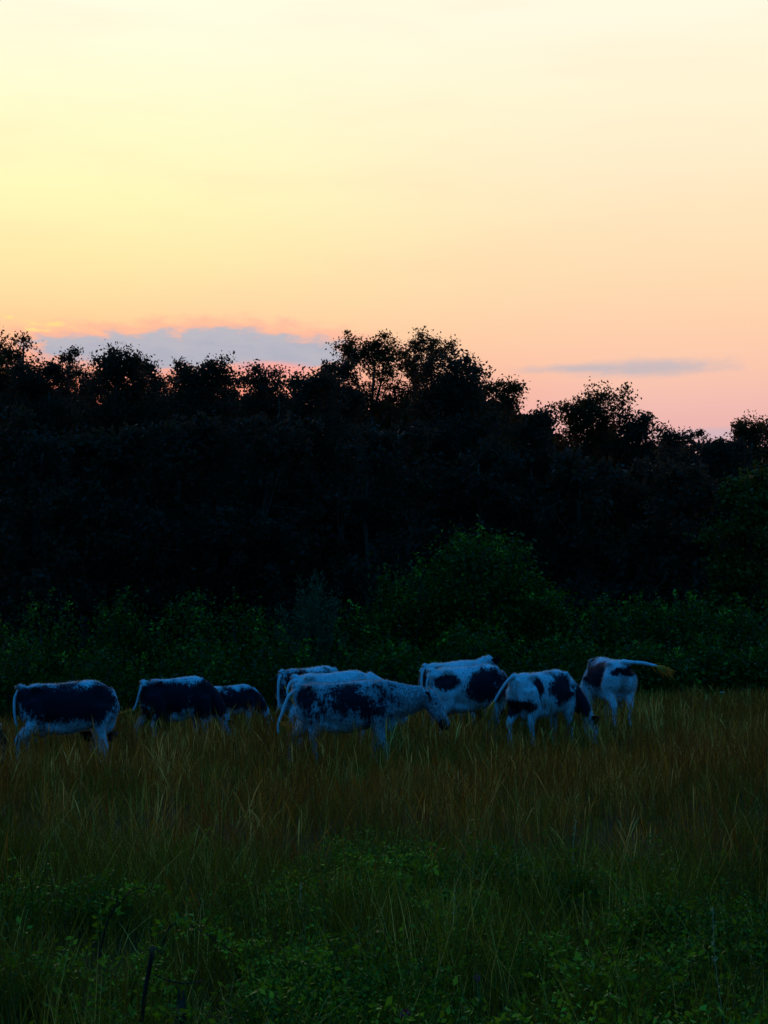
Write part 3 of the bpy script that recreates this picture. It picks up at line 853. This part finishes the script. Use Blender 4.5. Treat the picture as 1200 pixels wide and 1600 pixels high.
# ------------------------------------------------------------------ grass
def wedge(n, y0, y1, margin=2.5, power=1.0):
    """points spread over the part of the field the photograph looks at (and some metres beside it)"""
    y = rng.uniform(y0 ** power, y1 ** power, n) ** (1 / power)
    x = rng.uniform(-1, 1, n) * (y * .235 + margin)
    return x, y
def blades(buf, x, y, h, wd, lean, tint, head=None):
    n = len(x)
    z = ground_z(x, y) - .02
    th = rng.uniform(0, 2 * np.pi, n); f = rng.uniform(0, np.pi, n)
    ld = np.stack([np.cos(th), np.sin(th)], -1) * (lean * h)[:, None]
    base = np.stack([x, y, z], -1)
    side = np.stack([np.cos(f), np.sin(f) * .5, np.zeros(n)], -1)
    def row(t, wf):
        c = base + np.concatenate([ld * (t ** 2), (h * t * (1 - .25 * lean * t))[:, None]], 1)
        s = side * (wd * wf)[:, None]
        return c - s, c + s
    one = np.ones(n)
    if head is None: w1, w2, w3 = one, one * .85, one * .5
    else: w1, w2, w3 = one * .8, one * .5, np.where(head, 2.2, .5)
    a, b = row(0, w1); c, d = row(.45, w2); e, g_ = row(.84, w3)
    tip = base + np.concatenate([ld, (h * (1 - .25 * lean))[:, None]], 1)
    V = np.stack([a, b, c, d, e, g_, tip], 1)
    o = np.arange(n)[:, None] * 7
    q = np.concatenate([o + [0, 1, 3, 2], o + [2, 3, 5, 4]]); t3 = o + [4, 5, 6]
    buf.add(V.reshape(-1, 3), [t3, q], np.repeat(tint, 7))

def clumped(x, y, f, s):
    return np.sin(x * f + 3 * s) * np.sin(y * f * .8 + s) + .6 * np.sin(x * f * 2.3 + y * f * 1.4 + s * 2)

def tufts(n, per, y0, y1, power, sig, margin=2.0):
    """blade roots gathered in tufts: position, tuft number, distance along the tuft"""
    tx, ty = wedge(n, y0, y1, margin, power)
    k = rng.poisson(per, n) + 3
    idx = np.repeat(np.arange(n), k)
    r = sig * (1 + .02 * ty[idx]) * rng.uniform(.6, 1.5, n)[idx]
    off = rng.normal(size=(len(idx), 2)) * r[:, None]
    return tx[idx] + off[:, 0], ty[idx] + off[:, 1], idx, n

rng = np.random.default_rng(21)
gb = Buf()
parts_ = []
for n_, per, y0, y1, pw_, sg in ((3900, 18, 5, 42, 1.45, .07), (1400, 22, 4.6, 13, 1.4, .06)):
    x, y, idx, nt = tufts(n_, per, y0, y1, pw_, sg)
    k1 = clumped(x, y, 1.1, .4)
    h = (rng.uniform(.20, .55, nt)[idx] * rng.uniform(.55, 1.1, len(x))) * (1 + .32 * k1) * np.interp(y, [5, 10, 22, 30, 34, 42], [.9, 1.05, .95, .85, .55, .5])
    tint = np.clip(rng.normal(.30, .20, nt)[idx] + rng.normal(0, .16, len(x)) + .5 * (rng.uniform(0, 1, len(x)) < .14), 0, 1)
    blades(gb, x, y, np.maximum(h, .08), (.0016 + .00009 * y) * rng.uniform(.5, 1.4, len(x)), (rng.uniform(.15, .8, nt)[idx] * rng.uniform(.4, 1.3, len(x))), tint)
tag(link('green_grass', gb.mesh('green_grass'), M_green), 'tangled green pasture grass', 'grass', kind='stuff')

rng = np.random.default_rng(22)
db = Buf()
x, y, idx, nt = tufts(11000, 12, 9, 43, 1.5, .075)
k2 = clumped(x, y, .8, 1.7) + .5 * clumped(x, y, 2.4, .2)
pk = np.interp(y, [9, 12, 15, 19, 30, 43], [.03, .16, .34, .60, .68, .42]) * (1 + .6 * k2)
keep = rng.uniform(0, 1, nt)[idx] < pk
x, y, k2, idx = x[keep], y[keep], k2[keep], idx[keep]
h = rng.uniform(.30, .70, nt)[idx] * rng.uniform(.6, 1.1, len(x)) * (1 + .2 * k2) * np.interp(y, [9, 22, 24, 30, 34, 43], [1.05, 1.0, 1.2, 1.08, .70, .55])
tint = np.clip(rng.normal(.32, .24, nt)[idx] + rng.normal(0, .18, len(x)) + .5 * (rng.uniform(0, 1, len(x)) < .2), 0, 1)
blades(db, x, y, np.maximum(h, .1), (.0009 + .000085 * y) * rng.uniform(.5, 1.4, len(x)), rng.uniform(.02, .5, len(x)), tint, rng.uniform(0, 1, len(x)) < .45)
tag(link('dry_grass', db.mesh('dry_grass'), M_dry), 'brown seeding grass across the middle of the field', 'grass', kind='stuff')

# leafy weeds near the camera
def weed_geometry(buf, x, y, h, leaf, nleaf, tint_lo=0, tint_hi=.8):
    z = float(ground_z(x, y)) - .02
    d = rng.normal(size=2) * .25
    for _ in range(rng.integers(2, 5)):
        dd = d + rng.normal(size=2) * .35
        tt = np.linspace(0, 1, 5)[:, None]
        hh_ = h * rng.uniform(.6, 1)
        p = np.concatenate([np.array([[x, y]]) + dd * hh_ * tt ** 1.6, z + hh_ * tt], 1)
        buf.tube(p, np.linspace(.005, .002, 5), 3, a=.25)
        m = nleaf
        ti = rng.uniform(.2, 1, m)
        pp = np.stack([np.interp(ti, tt[:, 0], p[:, k]) for k in range(3)], -1)
        ang = rng.uniform(0, 2 * np.pi, m)
        dirs = np.stack([np.cos(ang), np.sin(ang), rng.uniform(-.1, .6, m)], -1)
        # leaflets in threes along short stalks
        for q_ in range(3):
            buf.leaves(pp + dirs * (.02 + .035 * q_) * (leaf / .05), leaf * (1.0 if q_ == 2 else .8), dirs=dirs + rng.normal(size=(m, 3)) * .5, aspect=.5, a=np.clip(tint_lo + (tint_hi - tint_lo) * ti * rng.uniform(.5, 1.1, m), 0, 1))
rng = np.random.default_rng(23)
wbuf = Buf()
for _ in range(185):
    y = rng.uniform(4.9 ** 1.3, 13 ** 1.3) ** (1 / 1.3); x = rng.uniform(-1, 1) * (y * .235 + .9)
    px = 600 + x / y * F
    if rng.uniform() > np.interp(y, [4.8, 8, 9.5, 11, 13], [.9, .8, .65, .35, .08]) * (1.0 if px > 380 else .4): continue
    hc = rng.uniform(.30, .56); rc = rng.uniform(.16, .42); lf = rng.uniform(.022, .042); up = rng.uniform(.55, 1.0)
    for _ in range(int(18 * rc / .3)):
        r_ = rc * math.sqrt(rng.uniform()); t_ = rng.uniform(0, 6.283)
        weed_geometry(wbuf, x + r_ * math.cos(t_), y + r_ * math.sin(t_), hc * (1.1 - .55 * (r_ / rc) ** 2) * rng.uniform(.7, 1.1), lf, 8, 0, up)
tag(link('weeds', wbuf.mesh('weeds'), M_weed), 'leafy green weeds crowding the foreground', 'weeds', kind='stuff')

# single plants that stand out of the weeds
def weed(px, py, D, h, label, leaf=.036, n=30, seed=0, mat=M_weed):
    global rng
    rng = np.random.default_rng(3000 + seed)
    p = at(px, py, D); gz = float(ground_z(p.x, D))
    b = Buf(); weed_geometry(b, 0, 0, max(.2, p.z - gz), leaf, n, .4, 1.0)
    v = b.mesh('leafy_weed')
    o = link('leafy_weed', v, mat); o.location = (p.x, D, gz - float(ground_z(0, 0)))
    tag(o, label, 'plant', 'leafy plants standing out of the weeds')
WEEDS = [(500, 1440, 9.6, 'leafy plant with pale tips in the middle, right of the arching bramble'), (262, 1407, 10.5, 'leafy sprig rising above the dark leaning stake'),
 (690, 1435, 9.4, 'bushy plant right of the middle sprig, standing in long grass'), (860, 1455, 8.4, 'broad leafy plant in the lower right part of the weeds'),
 (1165, 1408, 8.8, 'bright green plant at the right border beside the long pale stem'), (1000, 1352, 10.6, 'dark bushy plant among the brown grass on the right'),
 (640, 1500, 7.6, 'low bright plant near the bottom, right of the middle'), (430, 1530, 7.2, 'leafy plant near the bottom, right of the rotten stump'), (60, 1470, 8.0, 'leafy plant at the lower left border')]
for k_, (px, py, D, lb_) in enumerate(WEEDS):
    weed(px, py, D, 0, lb_, seed=k_)

# ------------------------------------------------------------------ stakes, wire, bramble, stems, flowers
def on_ground(px, D):
    p = at(px, 1500, D); return Vector((p.x, D, float(ground_z(p.x, D))))
D = 6.6
tp = at(238, 1486, D); bx = at(214, 1625, D); base = Vector((bx.x - .03, D, float(ground_z(bx.x, D)) - .05))
stake = empty('stake', base); tag(stake, 'dark thin stake leaning right in the weeds at the lower left', 'stake')
b = Buf(); e = np.array(tp - base)
tt = np.linspace(0, 1, 9)[:, None]
rng = np.random.default_rng(5)
b.tube(e * tt + np.concatenate([rng.normal(size=(9, 2)) * .0025, np.zeros((9, 1))], 1), .0085 + rng.normal(size=9) * .0009, 9)
link('shaft', b.mesh('shaft', smooth=True), M_post, stake)
b = Buf(); b.tube([e + [-.022, 0, .002], e + [-.006, 0, .007], e + [.010, 0, .007], e + [.032, 0, -.002]], [.002, .005, .005, .002], 6)
b.tube([e + [0, 0, -.03], e + [0, 0, .02]], [.0105, .010], 9)
link('cap', b.mesh('cap'), M_rust, stake)

tp2 = at(284, 1562, 6.5); b2 = on_ground(280, 6.5); b2.z -= .05
b = Buf(); e2 = np.array(tp2 - b2)
b.tube(e2 * tt + np.concatenate([rng.normal(size=(9, 2)) * .003, np.zeros((9, 1))], 1), np.linspace(.028, .019, 9) + rng.normal(size=9) * .002, 10)
for k_ in range(5):
    a_ = k_ * 1.26; b.tube([e2 + [.013 * math.cos(a_), .013 * math.sin(a_), -.02], e2 + [.016 * math.cos(a_), .016 * math.sin(a_), .02 + .012 * (k_ % 3)]], [.007, .002], 4)
st = link('stump', b.mesh('stump', smooth=True), M_stump); st.location = b2
tag(st, 'splintered reddish brown stump right of the dark leaning stake', 'stump')

b = Buf(); s_ = np.array(at(244, 1524, D)); e_ = np.array(at(318, 1532, 6.9))
b.tube(s_ + (e_ - s_) * tt + np.concatenate([np.zeros((9, 2)), -.02 * (4 * tt * (1 - tt))], 1), .0028, 5)
tag(link('wire', b.mesh('wire'), M_wire), 'slack rusty wire running right from the dark leaning stake', 'wire')

def bramble(pts, D, label, seed):
    global rng
    rng = np.random.default_rng(seed)
    P = np.array([at(px, py, d_) for (px, py), d_ in zip(pts, D)])
    P[0][2] = float(ground_z(P[0][0], P[0][1])) - .02
    base = P[0].copy(); P -= base
    n = 24; ti = np.linspace(0, len(P) - 1, n)
    Q = np.stack([np.interp(ti, range(len(P)), P[:, k]) for k in range(3)], -1)
    for _ in range(4): Q[1:-1] = (Q[:-2] + 2 * Q[1:-1] + Q[2:]) / 4
    root = empty('bramble', base); tag(root, label, 'bramble', 'arching bramble canes')
    b = Buf(); b.tube(Q, np.linspace(.0055, .002, n), 6)
    link('cane', b.mesh('cane', smooth=True), M_cane, root)
    l = Buf()
    for k in range(3, n):
        for _ in range(2):
            d = rng.normal(size=3); d[2] = abs(d[2]) * .3; d /= np.linalg.norm(d)
            c = Q[k] + d * .04
            l.leaves(c + rng.normal(size=(3, 3)) * .012, .034, dirs=np.tile(d, (3, 1)), aspect=.6, a=rng.uniform(.4, .9, 3))
    link('leaves', l.mesh('leaves'), M_weed, root)
bramble([(150, 1500), (165, 1440), (190, 1405), (215, 1385), (240, 1395)], [8.6, 8.6, 8.6, 8.7, 8.8], 'dark bramble cane arching up to the right at the left of the foreground', 41)
bramble([(235, 1500), (262, 1440), (300, 1445), (340, 1470), (365, 1490)], [8.2, 8.2, 8.1, 8.0, 7.9], 'bramble cane arching down to the right above the stump', 42)

def stem(p0, p1, D, label, bow=.06, r=.0028, mat=M_stem, seed=0, name='grass_stem'):
    a = at(*p0, D); c = at(*p1, D)
    base = np.array([a.x, D, float(ground_z(a.x, D)) - .02]); e = np.array(c) - base
    tt = np.linspace(0, 1, 12)[:, None]
    Q = e * tt + np.array([[bow, 0, 0]]) * (4 * tt * (1 - tt))
    b = Buf(); b.tube(Q, np.linspace(r, r * .5, 12), 5, a=.9)
    global rng
    rng = np.random.default_rng(seed)
    b.leaves(Q[-4:].repeat(5, 0) + rng.normal(size=(20, 3)) * .004, .018, dirs=np.tile(e / np.linalg.norm(e), (20, 1)), aspect=.25, a=rng.uniform(.8, 1, 20))
    o = link(name, b.mesh(name), mat); o.location = base
    tag(o, label, 'grass stem', 'pale grass stems standing in the weeds')
M_pale = leaf_mat('pale_straw', [(0, (.12, .12, .05)), (1, (.35, .34, .18))], (.3, .3, .12), .3)
stem((1162, 1590), (1114, 1424), 6.4, 'long pale grass stem leaning left at the lower right border', -.03, .0015, M_pale, 1)
stem((905, 1345), (900, 1285), 11.5, 'bent pale blade standing up among the grass right of the middle', -.03, .004, M_pale, 2)
stem((700, 1445), (712, 1395), 9.2, 'pale stem leaning right beside the bushy plant in the middle', .0, .003, M_pale, 3)
stem((458, 1430), (470, 1382), 9.6, 'pale thin stem above the middle sprig', .01, .003, M_pale, 4)

def flower(px, py, D, label, mat, name='clover_flower', r=.012, umbel=False):
    global rng
    rng = np.random.default_rng(int(px))
    p = at(px, py, D); gz = float(ground_z(p.x, D)); h = p.z - gz
    root = empty(name, (p.x, D, gz)); tag(root, label, 'flower', None if umbel else 'clover flowers in the weeds')
    b = Buf(); b.tube([[0, 0, -.02], [.01, 0, h * .5], [0, 0, h]], [.003, .0025, .002], 5)
    l = Buf()
    if umbel:
        for k in range(16):
            a_ = k * 2.4; rr = r * math.sqrt(k / 16)
            e = np.array([rr * math.cos(a_), rr * math.sin(a_), h + .03])
            b.tube([[0, 0, h - .02], e], [.002, .0015], 3)
            l.ellipsoid(e, (r * .16, r * .16, r * .08), 6, 4)
    else:
        d = rng.normal(size=(60, 3)); d /= np.linalg.norm(d, axis=1)[:, None]
        l.leaves(np.array([0, 0, h]) + d * r * .4, r * .9, dirs=d * 2, aspect=.4)
    link('stem', b.mesh('stem'), M_stem, root); link('bloom', l.mesh('bloom'), mat, root)
flower(633, 1583, 6.6, 'small red clover flower at the bottom edge', M_petal, r=.018)
flower(745, 1528, 7.2, 'small pink clover flower in the weeds right of the bottom middle', M_petal, r=.014)
flower(1128, 1084, 33, 'white flat flower head at the right end of the far field', M_white, 'wild_carrot', .045, True)
